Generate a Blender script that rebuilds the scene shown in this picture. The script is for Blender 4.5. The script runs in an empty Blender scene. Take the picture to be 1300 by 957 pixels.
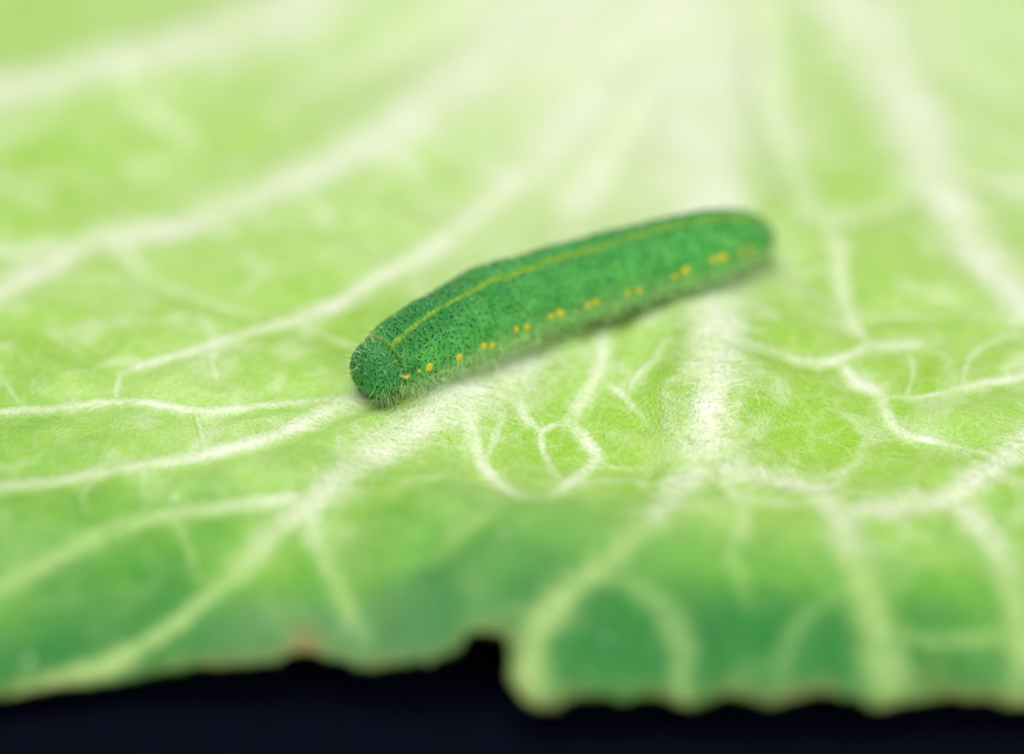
import bpy, math, random
import numpy as np

# ------------------------------------------------------------------ camera, light, exposure
MM = 0.001                                   # everything below is laid out in millimetres
random.seed(7)
rng = np.random.default_rng(7)
scene = bpy.context.scene
COL = scene.collection

EL, DIST, LENS = math.radians(33.0), 150.0, 100.0
FSTOP = 8.2
CAM = np.array([0.0, -DIST * math.cos(EL), DIST * math.sin(EL)])
FWD = np.array([0.0, math.cos(EL), -math.sin(EL)])
RIGHT = np.array([1.0, 0.0, 0.0])
UP = np.array([0.0, math.sin(EL), math.cos(EL)])
PW, PH = 1300.0, 957.0
KX = 36.0 / LENS / PW                        # tangent per photograph pixel

cam_data = bpy.data.cameras.new('camera')
cam = bpy.data.objects.new('camera', cam_data)
COL.objects.link(cam)
cam.location = CAM * MM
cam.rotation_euler = (math.pi / 2 - EL, 0, 0)
cam_data.lens = LENS
cam_data.sensor_width = 36
cam_data.clip_start = 0.005
cam_data.clip_end = 20
cam_data.dof.use_dof = True
cam_data.dof.aperture_fstop = FSTOP
cam_data.dof.aperture_blades = 9
scene.camera = cam

world = bpy.data.worlds.new('World')
scene.world = world
world.use_nodes = True
wn = world.node_tree
wn.nodes['Background'].inputs[0].default_value = (0.93, 0.97, 1.0, 1)
wn.nodes['Background'].inputs[1].default_value = 0.34

def area(name, loc, target, size, power, color):
    d = bpy.data.lights.new(name, 'AREA')
    d.shape = 'RECTANGLE'
    d.size, d.size_y = size[0] * MM, size[1] * MM
    d.energy = power
    d.color = color
    o = bpy.data.objects.new(name, d)
    COL.objects.link(o)
    o.location = np.array(loc) * MM
    v = np.array(target, float) - np.array(loc, float)
    from mathutils import Vector
    o.rotation_euler = Vector(v).to_track_quat('-Z', 'Y').to_euler()
    return o

area('softbox', (-40, -10, 350), (0, 5, 0), (260, 220), 0.99, (1.0, 0.98, 0.93))
area('fill_softbox', (130, -250, 190), (0, 0, 0), (240, 200), 0.52, (0.93, 0.97, 1.0))

scene.view_settings.view_transform = 'Standard'
scene.view_settings.look = 'None'
scene.view_settings.exposure = 0.0
scene.view_settings.gamma = 1.0
scene.view_settings.use_curve_mapping = False
scene.render.engine = 'CYCLES'
scene.cycles.max_bounces = 8
scene.cycles.diffuse_bounces = 6

# ------------------------------------------------------------------ helpers
_tab = rng.random((256, 256))
def vnoise(x, y):                            # smooth value noise, about -1..1
    x = np.asarray(x, float) + 500.37; y = np.asarray(y, float) + 500.91
    xi, yi = np.floor(x).astype(int), np.floor(y).astype(int)
    fx, fy = x - xi, y - yi
    fx = fx * fx * fx * (fx * (fx * 6 - 15) + 10); fy = fy * fy * fy * (fy * (fy * 6 - 15) + 10)
    g = lambda a, b: _tab[a & 255, b & 255]
    a = g(xi, yi) * (1 - fx) + g(xi + 1, yi) * fx
    b = g(xi, yi + 1) * (1 - fx) + g(xi + 1, yi + 1) * fx
    return 2 * (a * (1 - fy) + b * fy) - 1

def sstep(a, b, x):
    t = np.clip((np.asarray(x, float) - a) / (b - a), 0, 1)
    return t * t * (3 - 2 * t)

def softplus(x):
    return np.log1p(np.exp(np.clip(x, -40, 40)))

def ray(px, py):
    px = np.asarray(px, float); py = np.asarray(py, float)
    d = FWD + ((px - PW / 2) * KX)[..., None] * RIGHT + (-(py - PH / 2) * KX)[..., None] * UP
    return d / np.linalg.norm(d, axis=-1, keepdims=True)

def project(p):
    v = np.asarray(p, float) - CAM
    z = v @ FWD
    return np.stack([v @ RIGHT / z / KX + PW / 2, -(v @ UP) / z / KX + PH / 2], -1)

def H0(x, y):                                # the broad lie of the leaf
    x = np.asarray(x, float); y = np.asarray(y, float)
    gx = np.exp(-((x - 7) / 13.0) ** 4)
    z = 1.0 * np.exp(-((x - 10.4) / 3.0) ** 2) * sstep(-13, -5, y) * sstep(40, 5, y)
    z = z + 0.5 * np.exp(-((x + 2.5 + 0.6 * (y + 2)) / 2.6) ** 2) * np.exp(-((y + 3) / 7.0) ** 2)
    z = z - 1.1 * np.exp(-((y + 6.5) / 3.8) ** 2) * gx
    z = z + 1.25 * np.exp(-((y + 15.5) / 5.0) ** 2) * gx
    z = z - 0.55 * 2.2 * softplus((-y - 18) / 2.2)
    z = z - 0.16 * 4 * softplus((-y - 11) / 4) * sstep(2, -12, x)
    z = z + 0.55 * vnoise(x / 17, y / 17) + 0.30 * vnoise(x / 7 + 9, y / 7)
    z = z + 0.0016 * np.clip(y - 15, 0, None) ** 2
    return z

def unproject(px, py, lift=0.0):
    d = ray(px, py)
    t = (lift - CAM[2]) / d[..., 2]
    for _ in range(60):
        p = CAM + d * t[..., None]
        e = p[..., 2] - H0(p[..., 0], p[..., 1]) - lift
        t = t + 0.6 * e / (-d[..., 2])
    return CAM + d * t[..., None]

def catmull(pts, n):
    pts = np.asarray(pts, float)
    seg = np.linalg.norm(np.diff(pts[:, :2], axis=0), axis=1)
    u = np.concatenate([[0], np.cumsum(seg)])
    q = np.linspace(0, u[-1], n)
    out = np.empty((n, pts.shape[1]))
    m = np.gradient(pts, u, axis=0) if len(pts) > 2 else np.repeat((pts[1:] - pts[:1]) / u[-1], 2, 0)
    i = np.clip(np.searchsorted(u, q, side='right') - 1, 0, len(pts) - 2)
    h = (u[i + 1] - u[i])[:, None]; t = ((q - u[i]) / (u[i + 1] - u[i]))[:, None]
    out = ((2 * t**3 - 3 * t**2 + 1) * pts[i] + (t**3 - 2 * t**2 + t) * h * m[i]
           + (-2 * t**3 + 3 * t**2) * pts[i + 1] + (t**3 - t**2) * h * m[i + 1])
    return out

def mesh_obj(name, verts, faces, mat, parent=None, smooth=True, attrs=None):
    me = bpy.data.meshes.new(name)
    me.from_pydata((np.asarray(verts) * MM).tolist(), [], faces if isinstance(faces, list) else faces.tolist())
    me.update()
    if smooth:
        me.polygons.foreach_set('use_smooth', [True] * len(me.polygons))
    for k, a in (attrs or {}).items():
        at = me.attributes.new(k, 'FLOAT', 'POINT')
        at.data.foreach_set('value', np.asarray(a, np.float32))
    me.materials.append(mat)
    o = bpy.data.objects.new(name, me)
    COL.objects.link(o)
    if parent is not None:
        o.parent = parent
    return o

def grid_faces(nu, nv, wrap=False):
    i, j = np.meshgrid(np.arange(nu - 1), np.arange(nv if wrap else nv - 1), indexing='ij')
    j2 = (j + 1) % nv
    return np.stack([i * nv + j, (i + 1) * nv + j, (i + 1) * nv + j2, i * nv + j2], -1).reshape(-1, 4)

# ------------------------------------------------------------------ material helpers
class NT:
    def __init__(s, name):
        s.m = bpy.data.materials.new(name)
        s.m.use_nodes = True
        s.t = s.m.node_tree
        s.b = s.t.nodes['Principled BSDF']
    def n(s, typ, **kw):
        nd = s.t.nodes.new(typ)
        for k, v in kw.items():
            setattr(nd, k, v)
        return nd
    def put(s, sock, v):
        if hasattr(v, 'is_output'):
            s.t.links.new(v, sock)
        elif v is not None:
            sock.default_value = v
    def math(s, op, a, b=None, c=None, clamp=False):
        nd = s.n('ShaderNodeMath', operation=op, use_clamp=clamp)
        s.put(nd.inputs[0], a)
        if b is not None: s.put(nd.inputs[1], b)
        if c is not None: s.put(nd.inputs[2], c)
        return nd.outputs[0]
    def mix(s, f, a, b, blend='MIX'):
        nd = s.n('ShaderNodeMix', data_type='RGBA', blend_type=blend)
        s.put(nd.inputs[0], f); s.put(nd.inputs[6], a); s.put(nd.inputs[7], b)
        return nd.outputs[2]
    def ramp(s, v, a, b):                    # smooth 0..1 between a and b
        nd = s.n('ShaderNodeMapRange', interpolation_type='SMOOTHSTEP')
        s.put(nd.inputs[0], v); nd.inputs[1].default_value = a; nd.inputs[2].default_value = b
        return nd.outputs[0]
    def attr(s, k):
        return s.n('ShaderNodeAttribute', attribute_name=k).outputs['Fac']
    def mmcoord(s):
        tc = s.n('ShaderNodeTexCoord')
        mp = s.n('ShaderNodeMapping'); mp.inputs['Scale'].default_value = (1000, 1000, 1000)
        s.t.links.new(tc.outputs['Object'], mp.inputs[0])
        return mp.outputs[0]
    def noise(s, vec, scale, detail=3, rough=0.5):
        nd = s.n('ShaderNodeTexNoise')
        s.put(nd.inputs['Vector'], vec); nd.inputs['Scale'].default_value = scale
        nd.inputs['Detail'].default_value = detail; nd.inputs['Roughness'].default_value = rough
        return nd
    def voro(s, vec, scale, feature='F1'):
        nd = s.n('ShaderNodeTexVoronoi', feature=feature)
        s.put(nd.inputs['Vector'], vec); nd.inputs['Scale'].default_value = scale
        return nd.outputs['Distance']
    def bump(s, h, strength, dist, normal=None):
        nd = s.n('ShaderNodeBump')
        s.put(nd.inputs['Height'], h); nd.inputs['Strength'].default_value = strength
        nd.inputs['Distance'].default_value = dist * MM
        if normal is not None: s.put(nd.inputs['Normal'], normal)
        return nd.outputs[0]

def rgb(r, g, b): return (r, g, b, 1.0)

# ---- cabbage leaf
def leaf_material():
    N = NT('cabbage_leaf_skin')
    v = N.mmcoord()
    vein, pale, margin, spot = N.attr('vein'), N.attr('pale'), N.attr('margin'), N.attr('spot')
    n3 = N.noise(v, 1.7, 3, 0.6).outputs['Fac']
    n1 = N.noise(v, 0.09, 3).outputs['Fac']
    n2 = N.noise(v, 0.35, 3).outputs['Fac']
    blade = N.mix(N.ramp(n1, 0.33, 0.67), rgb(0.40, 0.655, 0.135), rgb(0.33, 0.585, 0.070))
    blade = N.mix(N.attr('fresh_and_shade'), blade, rgb(0.295, 0.535, 0.032))  # yellow-green blade, plus green shade painted in under the caterpillar
    blade = N.mix(N.math('MULTIPLY', N.ramp(n2, 0.5, 0.8), 0.28), blade, rgb(0.50, 0.72, 0.24))
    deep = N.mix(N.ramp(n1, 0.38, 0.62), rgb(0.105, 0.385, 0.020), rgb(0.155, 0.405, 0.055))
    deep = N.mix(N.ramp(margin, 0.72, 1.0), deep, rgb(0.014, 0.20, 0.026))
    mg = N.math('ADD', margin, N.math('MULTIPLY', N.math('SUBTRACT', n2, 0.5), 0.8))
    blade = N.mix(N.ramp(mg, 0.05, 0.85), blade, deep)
    blade = N.mix(pale, blade, rgb(0.80, 0.87, 0.58))
    # fine net of veinlets
    wn_ = N.noise(v, 0.5, 2)
    wv = N.n('ShaderNodeVectorMath', operation='MULTIPLY_ADD')
    N.t.links.new(wn_.outputs['Color'], wv.inputs[0]); wv.inputs[1].default_value = (2.2, 2.2, 2.2)
    N.t.links.new(v, wv.inputs[2])
    e1 = N.voro(wv.outputs[0], 0.20, 'DISTANCE_TO_EDGE')
    e2 = N.voro(wv.outputs[0], 0.62, 'DISTANCE_TO_EDGE')
    br = N.ramp(N.noise(v, 0.30, 2).outputs['Fac'], 0.42, 0.62)
    net1 = N.math('MULTIPLY', N.math('MULTIPLY', N.math('SUBTRACT', 1.0, N.ramp(e1, 0.01, 0.17)), br), 0.36)
    net2 = N.math('MULTIPLY', N.math('SUBTRACT', 1.0, N.ramp(e2, 0.0, 0.16)), 0.12)
    net = N.math('MAXIMUM', net1, net2)
    gr = N.noise(v, 5.0, 3, 0.65).outputs['Fac']
    gr2 = N.voro(v, 5.5)
    veinc = N.mix(N.ramp(margin, 0.1, 0.8), N.mix(N.ramp(n2, 0.35, 0.7), rgb(0.86, 0.90, 0.70), rgb(0.76, 0.85, 0.52)), rgb(0.43, 0.635, 0.195))
    col = N.mix(N.math('MULTIPLY', net, N.math('SUBTRACT', 1.0, N.math('MULTIPLY', margin, 0.6))), blade, veinc)
    edge = N.math('ADD', vein, N.math('MULTIPLY', N.math('MULTIPLY', N.math('SUBTRACT', gr, 0.5), 0.9),
                                      N.math('MULTIPLY', vein, N.math('SUBTRACT', 1.0, vein))), clamp=True)
    edge = N.math('ADD', edge, N.math('MULTIPLY', N.math('SUBTRACT', n3, 0.5), N.math('MULTIPLY', N.math('MULTIPLY', vein, N.math('SUBTRACT', 1.15, vein)), 3.0)), clamp=True)
    col = N.mix(edge, col, veinc)
    cx = N.n('ShaderNodeCombineXYZ')
    N.put(cx.inputs[0], N.attr('rib_s')); N.put(cx.inputs[1], N.attr('rib_d'))
    wr = N.noise(cx.outputs[0], 1.0, 3, 0.6).outputs['Fac']
    col = N.mix(N.math('MULTIPLY', N.math('MULTIPLY', N.ramp(wr, 0.48, 0.66), N.attr('rib_w')), 0.55), col, veinc)
    # cell grain and pale specks
    col = N.mix(N.math('MULTIPLY', N.ramp(gr, 0.40, 0.70), 0.34), col, N.mix(1.0, col, rgb(1.4, 1.3, 1.5), 'MULTIPLY'))
    col = N.mix(N.math('MULTIPLY', N.ramp(gr, 0.48, 0.25), 0.34), col, N.mix(1.0, col, rgb(0.55, 0.68, 0.45), 'MULTIPLY'))
    sp = N.math('MULTIPLY', N.math('SUBTRACT', 1.0, N.ramp(N.voro(v, 0.55), 0.06, 0.15)),
                N.ramp(N.noise(v, 0.22, 2).outputs['Fac'], 0.52, 0.66))
    col = N.mix(N.math('MULTIPLY', sp, 0.55), col, rgb(0.72, 0.82, 0.62))
    col = N.mix(N.math('MULTIPLY', spot, 0.75), col, rgb(0.32, 0.20, 0.05))
    N.put(N.b.inputs['Base Color'], col)
    N.put(N.b.inputs['Roughness'], N.math('MULTIPLY_ADD', gr, 0.28, 0.27))
    N.b.inputs['Specular IOR Level'].default_value = 0.30
    # relief: wrinkles across the thick ribs, cell grain, veinlets
    wrh = N.math('MULTIPLY', wr, N.attr('rib_w'))
    nb = N.bump(wrh, 0.55, 0.8)
    nb = N.bump(gr2, 0.6, 0.10, nb)
    nb = N.bump(gr, 0.55, 0.13, nb)
    nb = N.bump(net, 0.5, 0.12, nb)
    N.put(N.b.inputs['Normal'], nb)
    return N.m

LEAF_MAT = leaf_material()

def body_material():
    N = NT('caterpillar_skin')
    v = N.mmcoord()
    dors, low = N.attr('dorsal'), N.attr('low')
    n1 = N.noise(v, 1.1, 3).outputs['Fac']
    c = N.mix(N.ramp(n1, 0.35, 0.65), rgb(0.070, 0.400, 0.062), rgb(0.140, 0.560, 0.105))
    c = N.mix(N.math('MULTIPLY', dors, 0.88), c, rgb(0.020, 0.200, 0.036))
    c = N.mix(N.math('MULTIPLY', low, 0.75), c, rgb(0.33, 0.60, 0.17))
    g = N.voro(v, 7.0)
    gm = N.noise(v, 2.2, 3).outputs['Fac']
    c = N.mix(N.math('MULTIPLY', N.math('SUBTRACT', 1.0, N.ramp(g, 0.16, 0.36)),
                     N.math('MULTIPLY', N.ramp(gm, 0.42, 0.62), 0.62)), c, rgb(0.20, 0.54, 0.22))
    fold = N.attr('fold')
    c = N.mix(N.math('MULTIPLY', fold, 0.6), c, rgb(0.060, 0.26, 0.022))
    N.put(N.b.inputs['Base Color'], c)
    N.put(N.b.inputs['Roughness'], N.math('SUBTRACT', 0.5, N.math('MULTIPLY', N.attr('face'), 0.2)))
    N.put(N.b.inputs['Specular IOR Level'], N.math('MULTIPLY_ADD', N.attr('face'), 0.05, 0.14))
    N.b.inputs['Subsurface Weight'].default_value = 0.25
    N.b.inputs['Subsurface Radius'].default_value = (0.3, 0.8, 0.25)
    N.b.inputs['Subsurface Scale'].default_value = 0.25 * MM
    nb = N.bump(g, 0.6, -0.06)
    nb = N.bump(N.noise(v, 9.0, 2).outputs['Fac'], 0.4, 0.05, nb)
    N.put(N.b.inputs['Normal'], nb)
    return N.m

def plain(name, color, rough=0.5, noise_scale=3.0, color2=None, sss=0.0, bump=0.0, trans=0.0):
    N = NT(name)
    v = N.mmcoord()
    f = N.noise(v, noise_scale, 3).outputs['Fac']
    N.put(N.b.inputs['Base Color'], N.mix(N.ramp(f, 0.35, 0.65), rgb(*color), rgb(*(color2 or color))))
    N.b.inputs['Roughness'].default_value = rough
    N.b.inputs['Specular IOR Level'].default_value = 0.4
    if trans:
        N.b.inputs['Transmission Weight'].default_value = trans
        N.b.inputs['IOR'].default_value = 1.2
    if bump:
        N.put(N.b.inputs['Normal'], N.bump(f, 0.5, bump))
    return N.m

# ------------------------------------------------------------------ table under the leaf
TABLE = NT('dark_table')
tv = TABLE.mmcoord()
tf = TABLE.noise(tv, 0.8, 4).outputs['Fac']
TABLE.put(TABLE.b.inputs['Base Color'], TABLE.mix(tf, rgb(0.0010, 0.0014, 0.0060), rgb(0.0022, 0.0030, 0.0100)))
TABLE.b.inputs['Roughness'].default_value = 0.75
TABLE.b.inputs['Specular IOR Level'].default_value = 0.04
TABLE.put(TABLE.b.inputs['Normal'], TABLE.bump(tf, 0.3, 0.2))

# ------------------------------------------------------------------ veins, traced on the leaf
# (x, y, half width) in photograph pixels, then strength; laid on the leaf's surface below
VEINS = [
 ('midrib', 1.0, [(885,-60,66),(882,60,58),(884,160,50),(893,260,42),(903,350,36),(906,420,34),(903,500,31),(899,555,26),(888,592,19)]),
 ('vein', 1.0, [(420,-30,30),(385,5,27),(300,45,22),(240,62,17),(170,80,15),(100,92,14),(50,107,14),(-40,135,15)]),
 ('vein', .5, [(166,85,6),(170,122,6),(205,150,6),(245,175,5),(255,195,4)]),
 ('vein', .45, [(620,10,14),(545,45,12),(455,85,10),(380,112,8)]),
 ('vein', 1.0, [(760,-40,32),(715,5,30),(640,72,27),(560,132,22),(460,190,18),(380,228,15),(300,262,13),(235,285,13),(170,300,14),(110,312,14),(55,340,14),(-40,392,14)]),
 ('vein', .8, [(150,304,9),(80,314,7),(-40,318,7)]),
 ('vein', .55, [(385,242,5),(402,262,6),(418,283,5)]),
 ('vein', .6, [(500,198,7),(522,212,8),(536,226,8)]),
 ('vein', .45, [(150,312,4),(178,338,5),(255,375,4),(335,397,3)]),
 ('vein', .95, [(800,60,18),(740,140,17),(695,195,15),(650,232,13),(600,275,11),(540,318,9.5),(490,345,9),(440,375,8.5),(380,401,8),(345,411,7),(290,426,6),(240,444,5),(195,456,5),(152,471,4)]),
 ('vein', .75, [(152,470,4),(148,488,4),(147,506,4)]),
 ('vein', .6, [(378,403,4),(418,425,4),(462,442,3)]),
 ('vein', .35, [(455,292,4),(480,308,4),(495,325,3)]),
 ('vein', .8, [(-40,518,5),(70,513,5),(150,507,5),(214,512,4.5),(270,517,4.5),(356,507,4),(432,500,4)]),
 ('vein', .6, [(5,478,2.5),(16,495,3),(32,511,3)]),
 ('vein', .4, [(50,415,2.5),(85,432,3),(110,450,2)]),
 ('vein', .97, [(470,500,8),(425,513,9),(380,535,8.5),(330,558,7.5),(280,571,7),(200,585,6.5),(120,598,6.5),(60,607,7),(-40,622,8)]),
 ('vein', .6, [(180,588,5),(183,603,6),(180,622,5)]),
 ('vein', .95, [(700,448,12),(660,462,20),(612,485,26),(560,515,25),(515,548,22),(475,577,18),(433,606,16),(388,643,14),(336,684,12.5),(285,738,12),(229,786,11),(178,820,11),(110,850,12),(30,875,13)]),
 ('vein', .85, [(388,628,7),(340,634,8),(290,642,8.5),(214,650,9),(153,667,9),(92,694,10),(30,725,11),(-40,765,12)]),
 ('vein', .85, [(388,640,12),(400,682,12),(425,730,12),(445,780,11),(462,806,9)]),
 ('vein', .5, [(620,645,10),(585,670,11),(555,705,8)]),
 ('vein', .85, [(592,495,12),(597,530,10),(604,562,8),(618,593,7),(640,614,6),(668,628,5),(697,627,4)]),
 ('vein', .9, [(766,405,13),(763,440,12),(758,470,10),(740,505,9),(722,533,7.5)]),
 ('vein', .9, [(722,533,7),(740,548,7),(753,566,7),(757,581,6.5),(744,592,6.5),(722,611,6.5),(698,628,5)]),
 ('vein', .62, [(722,533,4),(702,536,4),(688,544,5),(688,562,5),(697,583,4.5),(711,602,4)]),
 ('vein', .75, [(688,544,4),(669,529,6),(662,512,6.5),(652,486,8)]),
 ('vein', .6, [(757,583,3),(782,590,2.5),(815,590,2)]),
 ('vein', .7, [(766,480,4),(794,500,4.5),(807,519,4),(818,529,3)]),
 ('vein', .5, [(796,499,4),(812,470,4),(829,453,4),(848,420,5)]),
 ('vein', .9, [(893,585,18),(860,620,17),(815,668,17),(765,718,17),(710,760,19),(682,800,20),(673,850,20),(670,905,18)]),
 ('vein', .5, [(770,722,13),(805,742,14),(842,768,14),(862,806,14),(866,860,14),(868,905,13)]),
 ('vein', .45, [(700,765,12),(665,775,12),(630,772,8)]),
 ('vein', .85, [(895,585,13),(930,597,13),(980,608,13),(1025,618,14),(1060,645,16),(1076,685,18),(1095,745,20),(1113,805,21),(1130,870,21),(1140,910,20)]),
 ('vein', .8, [(1050,640,10),(1090,645,11),(1150,640,12),(1205,630,14),(1250,598,14),(1290,568,14),(1345,530,14)]),
 ('vein', .8, [(1208,625,13),(1235,655,15),(1265,695,18),(1285,745,20),(1300,810,20),(1310,900,20)]),
 ('vein', .45, [(1110,800,10),(1180,808,12),(1250,808,12),(1310,806,12)]),
 ('vein', 1.0, [(1040,-50,36),(1066,0,35),(1105,55,32),(1145,120,30),(1178,200,28),(1215,280,26),(1255,336,25),(1297,380,24),(1350,425,24)]),
 ('vein', .7, [(1180,236,9),(1235,229,9),(1290,236,8),(1345,246,8)]),
 ('vein', .4, [(1180,240,9),(1110,268,9),(1040,282,8)]),
 ('vein', .45, [(1192,-30,7),(1197,40,7),(1210,92,8),(1255,108,8),(1290,130,7)]),
 ('vein', .75, [(960,-40,26),(968,30,22),(972,85,18),(982,150,14),(1003,180,11),(1043,166,9)]),
 ('vein', .5, [(985,160,10),(1005,205,10),(1022,240,9),(1034,268,7)]),
 ('vein', .75, [(1064,300,13),(1066,345,11),(1074,380,9),(1086,412,7),(1103,435,5)]),
 ('vein', .8, [(1103,435,4.5),(1130,437,4),(1160,435,4),(1188,430,6)]),
 ('vein', .85, [(1103,435,5),(1085,447,5),(1066,455,5.5),(1031,458,5),(996,449,5),(972,436,4)]),
 ('vein', .85, [(1066,455,6),(1090,484,7),(1117,498,7),(1126,524,6),(1141,545,5),(1180,555,4),(1222,563,3)]),
 ('vein', .6, [(1117,498,2.5),(1168,500,2),(1225,491,3)]),
 ('vein', .85, [(1222,492,5),(1262,481,5.5),(1302,472,5),(1350,460,5)]),
 ('vein', .5, [(915,430,7),(945,432,5),(970,440,4),(990,448,4)]),
 ('vein', .4, [(1215,563,3),(1255,572,4),(1310,576,4)]),
 ('vein', .4, [(1082,408,4),(1130,396,4),(1180,400,3),(1215,392,3)]),
 ('vein', .4, [(1015,352,5),(1040,338,5),(1066,332,5)]),
 ('vein', .45, [(640,505,6),(634,535,5),(622,565,4),(612,582,3)]),
 ('vein', .35, [(248,515,3),(254,540,3),(262,572,3)]),
 ('vein', .35, [(120,600,4),(105,625,5),(112,650,5)]),
 ('vein', .45, [(215,650,7),(238,690,8),(252,735,8)]),
 ('vein', .25, [(1090,740,10),(1030,770,12),(1000,820,12),(990,880,11)]),
 ('vein', .4, [(925,610,8),(945,650,9),(930,700,10),(950,760,10)]),
 ('vein', .4, [(600,285,6),(575,270,6),(545,262,5),(520,240,5)]),
 ('vein', .35, [(290,430,4),(270,450,4),(275,480,3)]),
 ('vein', .5, [(1150,500,3),(1160,470,3),(1150,437,3)]),
 ('vein', .45, [(1222,490,3),(1230,455,3),(1260,430,4),(1310,415,5)]),
 ('vein', .6, [(815,-20,26),(850,90,24),(800,175,22),(745,245,20),(715,295,16)]),
]

V = []                                       # the same veins as polylines on the leaf, in mm
for kind, strength, pts in VEINS:
    arr = np.array(pts, float)
    L = np.sum(np.linalg.norm(np.diff(arr[:, :2], axis=0), axis=1))
    n = int(np.clip(L / 9, 10, 90))
    c = catmull(arr, n)
    c[:, 2] *= 1 + 0.3 * sstep(330, 120, c[:, 1])
    tx = np.gradient(c[:, :2], axis=0)
    tx /= np.linalg.norm(tx, axis=1, keepdims=True)
    nx = np.stack([-tx[:, 1], tx[:, 0]], 1)
    P = unproject(c[:, 0], c[:, 1])
    A = unproject(c[:, 0] + nx[:, 0] * c[:, 2], c[:, 1] + nx[:, 1] * c[:, 2])
    B = unproject(c[:, 0] - nx[:, 0] * c[:, 2], c[:, 1] - nx[:, 1] * c[:, 2])
    px_mm = np.linalg.norm(P - CAM, axis=1) * KX
    T = np.gradient(P[:, :2], axis=0)
    T /= np.linalg.norm(T, axis=1, keepdims=True)
    Nn = np.stack([-T[:, 1], T[:, 0]], 1)
    w = np.abs(np.sum((A - B)[:, :2] * Nn, 1)) / 2
    w = np.clip(w, c[:, 2] * px_mm * 0.7, c[:, 2] * px_mm * 2.3)
    k = np.ones(5) / 5
    w = np.convolve(np.pad(w, 2, mode='edge'), k, 'valid')
    s = np.concatenate([[0], np.cumsum(np.linalg.norm(np.diff(P[:, :2], axis=0), axis=1))])
    V.append(dict(kind=kind, k=strength, p=P[:, :2], w=w, s=s, ridge=np.clip(0.18 * w, 0.03, 0.34)))

def vein_fields(x, y):
    """vein mask, ridge height and wrinkle coordinates at points of the leaf"""
    n = len(x)
    mask = np.zeros(n); ridge = np.zeros(n); rs = np.zeros(n); rd = np.zeros(n); rw = np.zeros(n); rw2 = np.zeros(n); quilt = np.full(n, 9.0)
    for iv, v in enumerate(V):
        p, w, s = v['p'], v['w'], v['s']
        reach = w.max() * 3.2 + 2
        lo, hi = p.min(0) - reach, p.max(0) + reach
        idx = np.nonzero((x > lo[0]) & (x < hi[0]) & (y > lo[1]) & (y < hi[1]))[0]
        if not len(idx): continue
        X, Y = x[idx], y[idx]
        best = np.full(len(idx), 1e9); bw = np.ones(len(idx)); bs = np.zeros(len(idx)); bd = np.zeros(len(idx))
        for i in range(len(p) - 1):
            a, d = p[i], p[i + 1] - p[i]
            L2 = d @ d
            t = np.clip(((X - a[0]) * d[0] + (Y - a[1]) * d[1]) / L2, 0, 1)
            ex, ey = X - a[0] - t * d[0], Y - a[1] - t * d[1]
            q = ex * ex + ey * ey
            m = q < best
            best[m] = q[m]; bw[m] = (w[i] + t * (w[i + 1] - w[i]))[m]; bs[m] = (s[i] + t * (s[i + 1] - s[i]))[m]
            bd[m] = ((d[0] * ey - d[1] * ex) / math.sqrt(L2))[m]
        dist = np.sqrt(best)
        wob = 1 + 0.24 * vnoise(X / 0.55 + iv * 7, Y / 0.55) + 0.2 * vnoise(X / 3.0, Y / 3.0 + iv)
        ww = bw * wob
        endf = np.minimum(sstep(-0.001, 1.2, bs) * 0.5 + 0.5, sstep(-0.001, 2.0, s[-1] - bs) * 0.6 + 0.4)
        mk = v['k'] * np.exp(-(dist / ww) ** 2.4 * 0.85) * endf * (0.86 + 0.20 * vnoise(X / 1.3, Y / 1.3 + 3 * iv))
        mask[idx] = np.maximum(mask[idx], np.clip(mk, 0, 1)) + 0.25 * np.minimum(mask[idx], mk) * (1 - np.maximum(mask[idx], mk).clip(0, 1))
        rg = np.clip(0.18 * bw, 0.03, 0.34) * v['k'] * np.exp(-(dist / (bw * 0.95)) ** 2)
        ridge[idx] = np.maximum(ridge[idx], rg)
        if w.max() > 0.55:
            wt = v['k'] * np.exp(-(dist / (bw * 2.0)) ** 2) * sstep(0.3, 0.8, bw)
            m = wt > rw[idx]
            ii = idx[m]
            rw2[idx] = np.maximum(rw2[idx], np.minimum(wt, rw[idx]))
            rw[ii] = wt[m]
            rs[ii] = (bs[m] + 0.45 * np.abs(bd[m])) / 0.42 + 31 * iv
            rd[ii] = bd[m] / 1.7
        quilt[idx] = np.minimum(quilt[idx], dist)
    return mask.clip(0, 1), ridge, rs, rd, rw * sstep(0.0, 0.35, rw - rw2), quilt

BELLY_SHADE = unproject(np.array([838.0]), np.array([380.0]))[0][:2]

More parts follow.
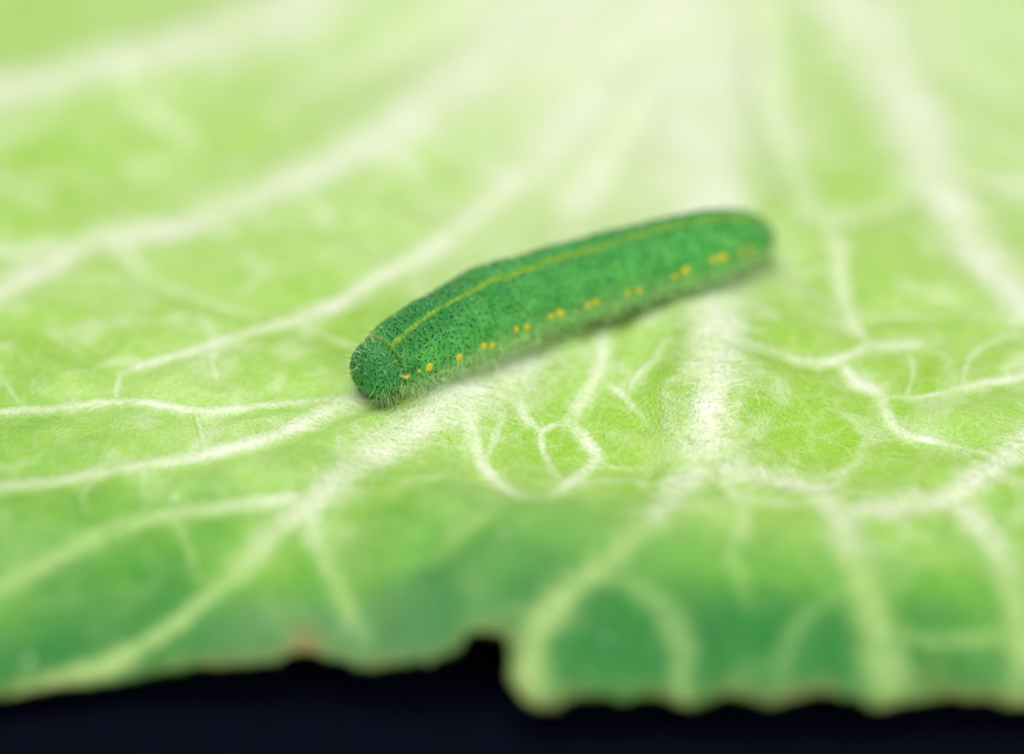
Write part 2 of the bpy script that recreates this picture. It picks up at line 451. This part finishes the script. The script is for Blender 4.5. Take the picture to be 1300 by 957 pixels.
MLO = -23.0
HEAD_SHADE = unproject(np.array([492.0]), np.array([512.0]))[0][:2]
FRESH = unproject(np.array([976.0]), np.array([268.0]))[0][:2]
BASE = unproject(np.array([880.0]), np.array([-40.0]))[0][:2]
def leaf_fields(x, y):
    mask, ridge, rs, rd, rw, quilt = vein_fields(x, y)
    z = H0(x, y) + ridge + 0.42 * (sstep(0.2, 2.4, quilt) - 0.5) + 0.13 * vnoise(x / 3.1, y / 3.1 + 40) + 0.035 * vnoise(x / 1.1, y / 1.1)
    r = np.hypot((x - BASE[0]) * 1.0, (y - BASE[1]) * 0.9)
    lean = np.abs(x - 8 + 0.15 * (y - 20)) / 22
    pale = 0.68 * np.exp(-(r / 27) ** 2) + 0.30 * np.exp(-((x - 5.0) / 7.5) ** 2) * sstep(2, 12, y)
    pale = np.clip(pale + 0.10 * vnoise(x / 5, y / 5), 0, 0.92)
    pale *= 1 - 0.75 * np.exp(-((x - 21) / 6.0) ** 2)
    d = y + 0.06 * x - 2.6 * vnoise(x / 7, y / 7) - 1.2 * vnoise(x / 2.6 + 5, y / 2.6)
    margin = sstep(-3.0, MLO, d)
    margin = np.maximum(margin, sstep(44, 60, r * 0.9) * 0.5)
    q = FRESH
    fresh_and_shade = np.exp(-((x - q[0]) / 1.25) ** 2 - ((y - q[1]) / 2.3) ** 2)
    pale = pale * (1 - 0.95 * fresh_and_shade); mask = mask * (1 - 0.9 * fresh_and_shade); z = z + 0.5 * fresh_and_shade
    fresh_and_shade = np.maximum(fresh_and_shade, 0.75 * sstep(4, 15, x) * sstep(26, 6, y) * sstep(-12, -6, y) * (0.7 + 0.4 * vnoise(x / 4, y / 4)))
    u, u2 = BELLY_SHADE, HEAD_SHADE  # green-tinted shade under belly and head, painted into the leaf colour
    green_shade = np.exp(-(((x - u[0]) - (y - u[1]) * 0.9) / 3.2) ** 2 - ((y - u[1]) / 2.4) ** 2)
    green_shade = np.maximum(green_shade, np.exp(-((x - u2[0]) / 2.6) ** 2 - ((y - u2[1]) / 1.0) ** 2))
    fresh_and_shade = np.maximum(fresh_and_shade, 0.95 * green_shade)
    pale = pale * (1 - 0.9 * green_shade); mask = mask * (1 - 0.6 * green_shade)
    fresh_and_shade = np.maximum(fresh_and_shade, 0.45 * sstep(-4, 2, x) * sstep(3, -2, y) * sstep(-12, -8, y)).clip(0, 1) * (1 - mask * .6)
    return z, dict(fresh_and_shade=fresh_and_shade, vein=mask, rib_s=rs, rib_d=rd, rib_w=rw, pale=pale, margin=margin)

# ------------------------------------------------------------------ leaf outline
front_px = [(-120,905),(-40,893),(40,874),(100,863),(150,858),(200,853),(260,850),(320,846),(360,836),(385,828),(420,834),(460,842),(510,842),(555,838),
            (580,826),(590,808),(606,800),(630,799),(643,806),(648,830),(652,868),(668,886),(700,892),(740,883),(790,888),(840,880),(880,888),(930,882),(980,888),
            (1030,880),(1080,889),(1120,893),(1180,884),(1240,888),(1300,892),(1420,900)]
fp = catmull(np.array(front_px, float), 420)
FR = unproject(fp[:, 0], fp[:, 1])[:, :2]
FR += np.stack([0.10 * vnoise(np.arange(420) / 2.3, 0 * FR[:, 0]), 0.12 * vnoise(np.arange(420) / 1.9, 7 + 0 * FR[:, 0])], 1)
a, b = FR[-1], FR[0]
ang = np.linspace(0, 1, 160)[1:-1]
back = []
for t in ang:                                # the rest of the leaf's outline, out of frame, wavy and round
    th = -0.45 + t * (math.pi + 0.9)
    back.append((4 + (60 + 1.6 * math.sin(th * 9)) * math.cos(th), 24 + (56 + 1.4 * math.sin(th * 11 + 1)) * math.sin(th)))
back = np.array(back)
POLY = np.concatenate([FR, back])

def inside(poly, x, y):
    res = np.zeros(len(x), bool)
    px, py = poly[:, 0], poly[:, 1]
    j = len(poly) - 1
    for i in range(len(poly)):
        c = ((py[i] > y) != (py[j] > y))
        if c.any():
            xx = (px[j] - px[i]) * (y - py[i]) / (py[j] - py[i] + 1e-12) + px[i]
            res ^= c & (x < xx)
        j = i
    return res

# ------------------------------------------------------------------ cabbage leaf
leaf = bpy.data.objects.new('cabbage_leaf', None)
COL.objects.link(leaf)
leaf['label'] = 'pale green cabbage leaf with white branching veins and a dark bitten front edge'
leaf['category'] = 'leaf'

STEP = 0.3
gx = np.arange(-66, 70, STEP); gy = np.arange(-36, 84, STEP)
GX, GY = np.meshgrid(gx, gy, indexing='ij')
x, y = GX.ravel().copy(), GY.ravel().copy()
ins = inside(POLY, x, y)
F = grid_faces(len(gx), len(gy))
F = F[ins[F].any(1)]
used = np.unique(F)
out = used[~ins[used]]
for i0 in range(0, len(out), 2000):          # pull the ragged rim in to the outline
    o_ = out[i0:i0 + 2000]
    A_ = POLY; D_ = np.roll(POLY, -1, 0) - POLY
    rx = x[o_][:, None] - A_[None, :, 0]; ry = y[o_][:, None] - A_[None, :, 1]
    t = np.clip((rx * D_[:, 0] + ry * D_[:, 1]) / (np.sum(D_ * D_, 1) + 1e-12), 0, 1)
    qx = A_[None, :, 0] + t * D_[:, 0]; qy = A_[None, :, 1] + t * D_[:, 1]
    k = np.argmin((qx - x[o_][:, None]) ** 2 + (qy - y[o_][:, None]) ** 2, 1)
    x[o_] = qx[np.arange(len(o_)), k]; y[o_] = qy[np.arange(len(o_)), k]
remap = np.full(len(x), -1); remap[used] = np.arange(len(used))
x, y = x[used], y[used]
F = remap[F]
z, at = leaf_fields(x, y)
bp = unproject(np.array([388.0]), np.array([822.0]))[0]
bp2 = unproject(np.array([1190.0]), np.array([855.0]))[0]
def rim(x, y):                               # thin brown line along the bitten front edge
    d = np.full(len(x), 9.0)
    near = np.nonzero(y < -9)[0]
    for i0 in range(0, len(near), 4000):
        k = near[i0:i0 + 4000]
        d[k] = np.sqrt(np.min((x[k][:, None] - FR[None, :, 0]) ** 2 + (y[k][:, None] - FR[None, :, 1]) ** 2, 1))
    return 0.55 * np.exp(-(d / 0.5) ** 2) * (0.8 + 0.5 * vnoise(x / 1.5, y / 1.5))
def spots(x, y):
    s = np.exp(-(((x - bp[0]) / 0.8) ** 2 + ((y - bp[1]) / 0.9) ** 2)) * 0.8
    return s + np.exp(-(((x - bp2[0]) / 1.2) ** 2 + ((y - bp2[1]) / 1.0) ** 2)) * 0.2 + rim(x, y)
at['spot'] = spots(x, y).clip(0, 1)
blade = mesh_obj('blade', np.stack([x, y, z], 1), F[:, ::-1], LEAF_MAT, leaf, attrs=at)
sol = blade.modifiers.new('thickness', 'SOLIDIFY')
sol.thickness = 0.45 * MM
sol.offset = -1
if blade.data.polygons[0].normal.z < 0:
    blade.data.flip_normals()

ACR = np.linspace(-2.0, 2.0, 15)
for iv, v in enumerate(V):
    n = max(12, int(v['s'][-1] / 0.28))
    q = np.linspace(0, v['s'][-1], n)
    P = np.stack([np.interp(q, v['s'], v['p'][:, 0]), np.interp(q, v['s'], v['p'][:, 1])], 1)
    for _ in range(3):
        P[1:-1] = 0.25 * P[:-2] + 0.5 * P[1:-1] + 0.25 * P[2:]
    w = np.interp(q, v['s'], v['w'])
    T = np.gradient(P, axis=0); T /= np.linalg.norm(T, axis=1, keepdims=True)
    Nn = np.stack([-T[:, 1], T[:, 0]], 1)
    S = P[:, None, :] + Nn[:, None, :] * (w[:, None] * ACR[None, :])[..., None]
    X, Y = S[..., 0].ravel(), S[..., 1].ravel()
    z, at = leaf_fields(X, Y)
    at['spot'] = spots(X, Y).clip(0, 1)
    lift = np.where(np.abs(ACR) > 1.7, -0.05, 0.02)[None, :] * np.ones((n, 1))
    lift[0] = lift[-1] = -0.05
    z = z + lift.ravel() + 0.0012 * iv
    ok = inside(POLY, X, Y)
    f = grid_faces(n, len(ACR))
    f = f[ok[f].all(1)]
    if not len(f): continue
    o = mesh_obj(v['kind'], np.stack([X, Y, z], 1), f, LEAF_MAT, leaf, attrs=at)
    if o.data.polygons[0].normal.z < 0:
        o.data.flip_normals()

# ------------------------------------------------------------------ table
tz = float(H0(FR[:, 0], FR[:, 1]).min()) - 0.9
ts = 160
tt = mesh_obj('table', [(-ts, -ts + 40, tz), (ts, -ts + 40, tz), (ts, ts + 40, tz), (-ts, ts + 40, tz),
                        (-ts, -ts + 40, tz - 18), (ts, -ts + 40, tz - 18), (ts, ts + 40, tz - 18), (-ts, ts + 40, tz - 18)],
              [(0, 1, 2, 3), (7, 6, 5, 4), (0, 4, 5, 1), (1, 5, 6, 2), (2, 6, 7, 3), (3, 7, 4, 0)], TABLE.m, smooth=False)
tt['kind'] = 'structure'

# ------------------------------------------------------------------ caterpillar
LIFT = 1.95
axis_px = [(459,480),(487,462),(525,440),(565,421),(620,397),(660,380),(700,367),(760,352),(820,335),(880,318),(930,305),(974,301)]
lifts = np.interp([p[0] for p in axis_px], [480, 560, 660, 820, 900, 972], [1.75, 1.9, 2.05, 1.95, 1.7, 1.4])
ax = unproject(np.array([p[0] for p in axis_px], float), np.array([p[1] for p in axis_px], float), lifts)
axc = catmull(ax, 400)
_kz = np.hanning(151); _kz /= _kz.sum()
for _k3 in (1, 2):
    _e = np.polyfit(np.arange(400), axc[:, _k3], 4)
    _f = np.polyval(_e, np.arange(400))
    axc[:, _k3] = _f + 0.35 * (axc[:, _k3] - _f)
sa = np.concatenate([[0], np.cumsum(np.linalg.norm(np.diff(axc, axis=0), axis=1))])
LEN = sa[-1]
def axis_at(s):
    s = np.asarray(s, float)
    p = np.stack([np.interp(s, sa, axc[:, k]) for k in range(3)], -1)
    t = np.stack([np.interp(s + .6, sa, axc[:, k]) - np.interp(s - .6, sa, axc[:, k]) for k in range(3)], -1)
    t /= np.linalg.norm(t, axis=-1, keepdims=True)
    return p, t
HEAD = 1.55                                  # the head capsule takes the first HEAD mm of the axis
segs = np.concatenate([[HEAD], HEAD + np.cumsum([1.0, 1.35, 1.5] + [(LEN - HEAD - 3.85) / 10.0] * 10)])
def prof(s):
    s = np.asarray(s, float)
    k_s = [0, .02, .12, .3, .6, .95, 1.3, HEAD, HEAD + .35, HEAD + 1.2, 4.5, 7, 8.6, 10, 11.5, LEN * .62, LEN * .8, LEN * .9, LEN - 1.3, LEN - .5, LEN - .15, LEN - .02, LEN]
    k_r = [0, .32, .78, 1.17, 1.44, 1.57, 1.60, 1.58, 1.74, 1.92, 2.08, 2.22, 2.44, 2.46, 2.28, 2.24, 2.06, 1.66, 1.22, .86, .54, .26, 0]
    return np.interp(s, k_s, k_r)
SFINE = np.linspace(0, LEN, 4000)
_pr = prof(SFINE)
_k = np.exp(-np.linspace(-2, 2, 121) ** 2); _k /= _k.sum()
_prs = np.convolve(np.pad(_pr, 60, mode='edge'), _k, 'valid')
_wt = sstep(0.15, .9, SFINE) * sstep(LEN - .05, LEN - 1.0, SFINE)
_prs = _pr * (1 - _wt) + _prs * _wt
seg_i = np.clip(np.searchsorted(segs, SFINE, side='right') - 1, 0, 12)
seg_u = (SFINE - segs[seg_i]) / (segs[seg_i + 1] - segs[seg_i])
ann_n = np.where(seg_i == 0, 3, np.where(seg_i < 3, 5, 6))
ann_ph = seg_u * ann_n
ann = np.abs(np.sin(np.pi * ann_ph)) ** 0.7
bodyf = sstep(HEAD - .05, HEAD + .3, SFINE) * sstep(LEN - .2, LEN - 1.0, SFINE)
_mod = 1 + bodyf * (0.045 * (ann - .6) - 0.036 * np.exp(-((seg_u - np.round(seg_u)) / 0.09) ** 2))
_mod = _mod * (1 - 0.10 * np.exp(-((SFINE - HEAD) / 0.13) ** 2))
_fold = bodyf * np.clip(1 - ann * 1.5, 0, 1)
R_ = _prs * _mod * (1 + 0.024 * bodyf * vnoise(SFINE / 1.3, 0 * SFINE) + 0.012 * bodyf * vnoise(SFINE / .6, 3 + 0 * SFINE))

def roll(s):                                 # the front rolls a little towards the camera
    return math.radians(16) * sstep(9, 2, s)
def body(s, th, off=0.0):
    """point on the caterpillar: s mm from the face, th from the back's midline (+ = towards the camera)"""
    s = np.asarray(s, float); th = np.asarray(th, float)
    p, t = axis_at(s)
    sag = sstep(2.2, 0, s) * -0.30           # the head hangs down a little
    p = p + np.stack([0 * s, 0 * s, sag], -1)
    side = np.cross(t, np.array([0, 0, 1.0]))
    side /= np.linalg.norm(side, axis=-1, keepdims=True)
    up = np.cross(side, t)
    r = np.interp(s, SFINE, R_) + off
    a = th + roll(s)
    c, sn = np.cos(a), np.sin(a)
    lat = 1.0 + 0.10 * np.exp(-((np.abs(th) - 1.95) / 0.28) ** 2) * sstep(HEAD, HEAD + 1, s)
    groove = 1 - 0.06 * np.exp(-(th / 0.16) ** 2) * sstep(HEAD, HEAD - .35, s)
    lo = np.where(c < 0, 0.93, 1.0)
    rr = r * lat * groove
    return p + side * (rr * sn)[..., None] + up * (rr * c * lo)[..., None]
def body_n(s, th):
    e = 0.04
    du = body(s + e, th) - body(s - e, th); dv = body(s, th + .03) - body(s, th - .03)
    n = np.cross(du, dv)
    n /= np.linalg.norm(n, axis=-1, keepdims=True) + 1e-12
    p, _ = axis_at(s)
    flip = np.sign(np.sum(n * (body(s, th) - p), -1))
    return n * flip[..., None]

cat = bpy.data.objects.new('caterpillar', None)
COL.objects.link(cat)
cat['label'] = 'green speckled caterpillar with a yellow back stripe, crawling on the cabbage leaf'
cat['category'] = 'caterpillar'

NS, NT_ = 620, 84
sg = np.concatenate([np.linspace(0, 1, 40)[:-1] ** 2 * 1.0, np.linspace(1.0, LEN - 1, NS - 80), (LEN - (1 - np.linspace(0, 1, 41)[1:]) ** 2 * 1.0)])
NS = len(sg)
tg = np.linspace(-math.pi, math.pi, NT_, endpoint=False)
SG, TG = np.meshgrid(sg, tg, indexing='ij')
BV = body(SG.ravel(), TG.ravel())
rrv = 1 + 0.006 * vnoise(SG.ravel() / .5, TG.ravel() / .25)
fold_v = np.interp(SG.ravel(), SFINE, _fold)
dors_v = np.maximum(sstep(1.15, 0.3, np.abs(TG.ravel())), 0.85 * sstep(HEAD + 1.5, HEAD, SG.ravel())) * (0.55 + 0.45 * sstep(11, 4, SG.ravel()))
low_v = sstep(1.15, 1.95, np.abs(TG.ravel())) * sstep(HEAD, HEAD + .8, SG.ravel())
BODY_MAT = body_material()
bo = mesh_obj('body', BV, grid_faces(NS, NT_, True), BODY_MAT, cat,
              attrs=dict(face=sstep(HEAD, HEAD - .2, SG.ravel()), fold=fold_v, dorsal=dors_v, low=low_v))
import bmesh
bm = bmesh.new(); bm.from_mesh(bo.data)
bmesh.ops.remove_doubles(bm, verts=bm.verts, dist=0.002 * MM)
bmesh.ops.recalc_face_normals(bm, faces=bm.faces)
bm.to_mesh(bo.data); bm.free()

BPX = project(BV)
BN = body_n(SG.ravel(), TG.ravel())
FACING = np.sum(BN * (CAM - BV), 1) > 0
def on_body(px, py):                         # where on the skin a point of the photograph lies
    d = (BPX[:, 0] - px) ** 2 + (BPX[:, 1] - py) ** 2
    d = np.where(FACING, d, 1e9)
    k = int(np.argmin(d))
    return SG.ravel()[k], TG.ravel()[k]

def patch(s0, th0, r, name, mat, h=0.08, ns=14, parent=cat, sq=1.0):
    vs, fs = [], []
    rad = float(np.interp(s0, SFINE, R_))
    vs.append((0, 0, 1))
    for ring, hh in ((.55, .85), (.85, .45), (1.05, -.9)):
        for i in range(ns):
            a = 2 * math.pi * i / ns
            k = ring * (1 + 0.18 * random.uniform(-1, 1) * (ring > .6))
            vs.append((k * math.cos(a) * sq, k * math.sin(a), hh))
    for i in range(ns):
        j = (i + 1) % ns
        fs.append((0, 1 + i, 1 + j))
        for q in range(2):
            fs.append((1 + q * ns + i, 1 + (q + 1) * ns + i, 1 + (q + 1) * ns + j, 1 + q * ns + j))
    v = np.array(vs)
    pts = body(s0 + v[:, 0] * r, th0 + v[:, 1] * r / max(rad, .3)) + body_n(np.full(len(v), s0), np.full(len(v), th0)) * (v[:, 2] * h)[:, None]
    return mesh_obj(name, pts, fs, mat, parent)

YEL = plain('yellow_spot_skin', (0.84, 0.60, 0.008), 0.5, 6.0, (0.74, 0.58, 0.03), bump=0.04)
spots_px = [(516,478,5.5),(531,470,3),(545,467,7),(583,453,6.5),(613,440,5),(625,437,5),(656,419,5),(668,415,6),(700,402,5),(711,399,6.5),
            (745,387,5.5),(757,383,6.5),(798,373,5.5),(812,369,6.5),(856,351,5.5),(870,345,7),(905,329,5.5),(917,325,7),(940,321,6),(953,318,6)]
SPOTS = []
for px_, py_, r_ in spots_px:
    s0, t0 = on_body(px_, py_)
    r = (0.88 if px_ < 720 else 0.72) * r_ * np.linalg.norm(body(np.array([s0]), np.array([t0]))[0] - CAM) * KX
    SPOTS.append((s0, t0, r))
    patch(s0, t0, r, 'yellow_spot', YEL)

# yellow stripe along the back
stripe_px = [(497,441),(508,429),(522,415),(540,402),(560,389),(600,369),(650,347),(700,330),(760,314),(820,296),(870,283),(915,277),(945,279)]
st = np.array([on_body(*p) for p in stripe_px])
order = np.argsort(st[:, 0]); st = st[order]
sq = np.linspace(HEAD + .15, LEN - 1.0, 300)
tq = np.interp(sq, st[:, 0], st[:, 1])
tq = np.convolve(np.pad(tq, 15, mode='edge'), np.ones(31) / 31, 'valid')
STR_S, STR_T = sq, tq
hw = (0.17 + 0.06 * sstep(6, 12, sq) + 0.045 * vnoise(sq / .35, 0 * sq)) * sstep(HEAD, HEAD + .8, sq) ** .3
ac = np.array([-1.15, -.8, -.3, .3, .8, 1.15]); hh = np.array([-.04, .004, .010, .010, .004, -.04])
S2 = np.repeat(sq[:, None], 6, 1)
ragg = 1 + 0.42 * vnoise(S2 / .13, ac[None, :] * 3)
T2 = tq[:, None] + ac[None, :] * hw[:, None] * ragg / np.interp(sq, SFINE, R_)[:, None]
sp_ = body(S2.ravel(), T2.ravel()) + body_n(S2.ravel(), T2.ravel()) * np.tile(hh, 300)[:, None]
STRIPE = plain('stripe_skin', (0.21, 0.37, 0.008), 0.5, 3.5, (0.09, 0.28, 0.018), bump=0.05)
so = mesh_obj('dorsal_stripe', sp_, grid_faces(300, 6), STRIPE, cat)

# fold where the head meets the first segment
FOLD = plain('fold_skin', (0.06, 0.25, 0.03), 0.4, 2.5, (0.13, 0.33, 0.025), bump=0.03)
ths = np.linspace(-2.2, 2.2, 90)
ring = []
for q in range(8):
    a = q * math.pi / 4
    ring.append(body(np.full(90, HEAD + .12 + 0.085 * math.cos(a)) + 0.05 * np.abs(ths) ** 1.5, ths, 0.045 * math.sin(a) + .004))
ring = np.stack(ring, 1).reshape(-1, 3)
mesh_obj('neck_fold', ring, grid_faces(90, 8, True), FOLD, cat)

# dark wart at the root of each bristle: rows around every ring of the body
dots_v, dots_f, pale_v, pale_f = [], [], [], []
hair_v, hair_f = [], []
def add_dot(V_, F_, p, n, r, h, k=6):
    a = np.cross(n, (0.3, 0.9, 0.2)); a /= np.linalg.norm(a); b = np.cross(n, a)
    i0 = len(V_)
    V_.append(p + n * h)
    for q in (0.62, 1.0):
        for i in range(k):
            t = 2 * math.pi * i / k
            V_.append(p + (a * math.cos(t) + b * math.sin(t)) * r * q + n * (h * .75 if q < 1 else -.03))
    for i in range(k):
        j = (i + 1) % k
        F_.append((i0, i0 + 1 + i, i0 + 1 + j))
        F_.append((i0 + 1 + i, i0 + 1 + k + i, i0 + 1 + k + j, i0 + 1 + j))
def add_hair(p, n, length, r, bend):
    a = np.cross(n, (0.31, 0.87, 0.2)); a /= np.linalg.norm(a); b = np.cross(n, a)
    i0 = len(hair_v)
    for q, rr in ((-.05, 1.0), (.5, .75)):
        c = p + n * length * q + bend * length * q * q
        for i in range(3):
            t = 2.094 * i
            hair_v.append(c + (a * math.cos(t) + b * math.sin(t)) * r * rr)
    hair_v.append(p + n * length + bend * length)
    for i in range(3):
        j = (i + 1) % 3
        hair_f.append((i0 + i, i0 + j, i0 + 3 + j, i0 + 3 + i))
        hair_f.append((i0 + 3 + i, i0 + 3 + j, i0 + 6))

rows = []
for i in range(13):
    na = 3 if i == 0 else (5 if i < 3 else 6)
    for k in range(na):
        rows.append(segs[i] + (segs[i + 1] - segs[i]) * (k + .5) / na)
rows += [h for h in (0.05, 0.14, 0.27, .42, .6, .8, 1.0, 1.2)]
cs, ct, cr, kind = [], [], [], []
for s in rows:
    r = float(np.interp(s, SFINE, R_))
    tm = 2.45 if s > HEAD else 2.95
    n = max(5, int(2 * tm * r / 0.185))
    for i in range(n):
        t = -tm + 2 * tm * (i + random.uniform(.1, .9)) / n
        cs.append(s + random.uniform(-.07, .07)); ct.append(t); cr.append(random.choice((.040, .05, .058, .066, .076)) * (1.0 if s > HEAD else 0.95)); kind.append(0)
    for i in range(int(n * 1.5)):
        cs.append(s + random.uniform(-.16, .16)); ct.append(random.uniform(-2.3, 2.3)); cr.append(random.uniform(.022, .046)); kind.append(1)
cs, ct, cr = np.array(cs), np.array(ct), np.array(cr)
pp, nn = body(cs, ct), body_n(cs, ct)
stt = np.interp(cs, STR_S, STR_T)
for i in range(len(cs)):
    if cs[i] > HEAD and abs(ct[i] - stt[i]) < 0.13: continue
    if cs[i] < HEAD and abs(ct[i]) < 0.10: continue
    if any(abs(cs[i] - a) < r * 1.2 and abs(ct[i] - b) < r * 0.65 for a, b, r in SPOTS): continue
    if kind[i] == 0:
        add_dot(dots_v, dots_f, pp[i], nn[i], cr[i], cr[i] * .6)
    else:
        add_dot(pale_v, pale_f, pp[i], nn[i], cr[i], cr[i] * .6, 5)

# bristles: short all over, longer and denser along the flanks and on the face
def bristles(n, s_lo, s_hi, t_fun, l_lo, l_hi, droop):
    s = rng.uniform(s_lo, s_hi, n); t = t_fun(n)
    p, nv = body(s, t), body_n(s, t)
    _, tan = axis_at(s)
    for i in range(n):
        d = nv[i] + rng.normal(0, .25, 3) - tan[i] * rng.uniform(-.1, .3)
        d /= np.linalg.norm(d)
        add_hair(p[i], d, rng.uniform(l_lo, l_hi), rng.uniform(.007, .012), np.array([0, 0, -droop]) + rng.normal(0, .12, 3))
bristles(1300, .2, LEN - .2, lambda n: rng.uniform(-1.9, 1.9, n), .15, .42, .05)
bristles(170, .1, HEAD + .6, lambda n: rng.uniform(-2.4, 2.4, n), .35, .95, .1)
sgn = lambda n: np.where(rng.random(n) < .6, 1, -1)
bristles(1500, HEAD, LEN - .3, lambda n: sgn(n) * rng.uniform(1.6, 2.25, n), .28, .6, .15)
bristles(420, HEAD, HEAD + 9, lambda n: sgn(n) * rng.uniform(1.6, 2.3, n), .5, .95, .2)

BLACK = plain('dark_wart_skin', (0.004, 0.012, 0.012), 0.35, 4.0, (0.010, 0.028, 0.024))
PALEW = plain('pale_wart_skin', (0.26, 0.58, 0.40), 0.4, 4.0, (0.10, 0.45, 0.16))
HAIR = plain('bristle_white', (0.78, 0.93, 0.50), 0.35, 4.0, (0.58, 0.84, 0.28))
for nm, vv, ff, mt in (('dark_warts', dots_v, dots_f, BLACK), ('pale_warts', pale_v, pale_f, PALEW), ('bristles', hair_v, hair_f, HAIR)):
    o = mesh_obj(nm, np.array(vv), ff, mt, cat, smooth=nm != 'bristles')
    o['kind'] = 'stuff'

# simple eyes low on each side of the face, jaws, legs
EYE = plain('eye_black', (0.004, 0.005, 0.005), 0.15, 4.0, (0.008, 0.01, 0.008))
for sd in (1, -1):
    for k in range(4):
        patch(0.62 + .13 * k, sd * (1.95 + .10 * math.sin(k * 2)), 0.055, 'simple_eye', EYE, h=.03, ns=8)
JAW = plain('jaw_skin', (0.035, 0.10, 0.03), 0.35, 5.0, (0.02, 0.06, 0.02))
for sd in (1, -1):
    patch(0.34, sd * 2.85, 0.22, 'jaw', JAW, h=.10, ns=10)
LEGM = plain('leg_skin', (0.12, 0.33, 0.09), 0.45, 3.0, (0.17, 0.38, 0.12), bump=.04)
def stub(name, s0, th0, r0, r1, nseg=4):
    p = body(np.array([s0]), np.array([th0]))[0]
    _, t = axis_at(np.array([s0])); t = t[0]
    g = np.array([p[0], p[1], float(H0(p[0], p[1])) + 0.12])
    vs, k = [], 10
    top = p + np.array([0, 0, .35])
    side = np.cross(t, (0, 0, 1)); side /= np.linalg.norm(side)
    for i in range(nseg + 1):
        u = i / nseg
        c = top * (1 - u) + g * u
        rr = (r0 * (1 - u) + r1 * u) * (1 + .12 * math.sin(u * 9))
        for j in range(k):
            a = 2 * math.pi * j / k
            vs.append(c + (t * math.cos(a) + side * math.sin(a)) * rr)
    fs = grid_faces(nseg + 1, k, True).tolist() + [tuple(range(nseg * k, nseg * k + k))]
    return mesh_obj(name, np.array(vs), fs, LEGM, cat)
for i in (5, 6, 7, 8, 12):
    for sd in (1, -1):
        stub('proleg', float(segs[i] + segs[i + 1]) / 2, sd * 2.45, .55, .42)
for i in (0, 1, 2):
    for sd in (1, -1):
        stub('leg', float(segs[i] + segs[i + 1]) / 2, sd * 2.6, .26, .10)

# ------------------------------------------------------------------ focus on the caterpillar's first segments
fpnt = body(np.array([2.2]), np.array([0.75]))[0]
cam_data.dof.focus_distance = float((fpnt - CAM) @ FWD) * MM
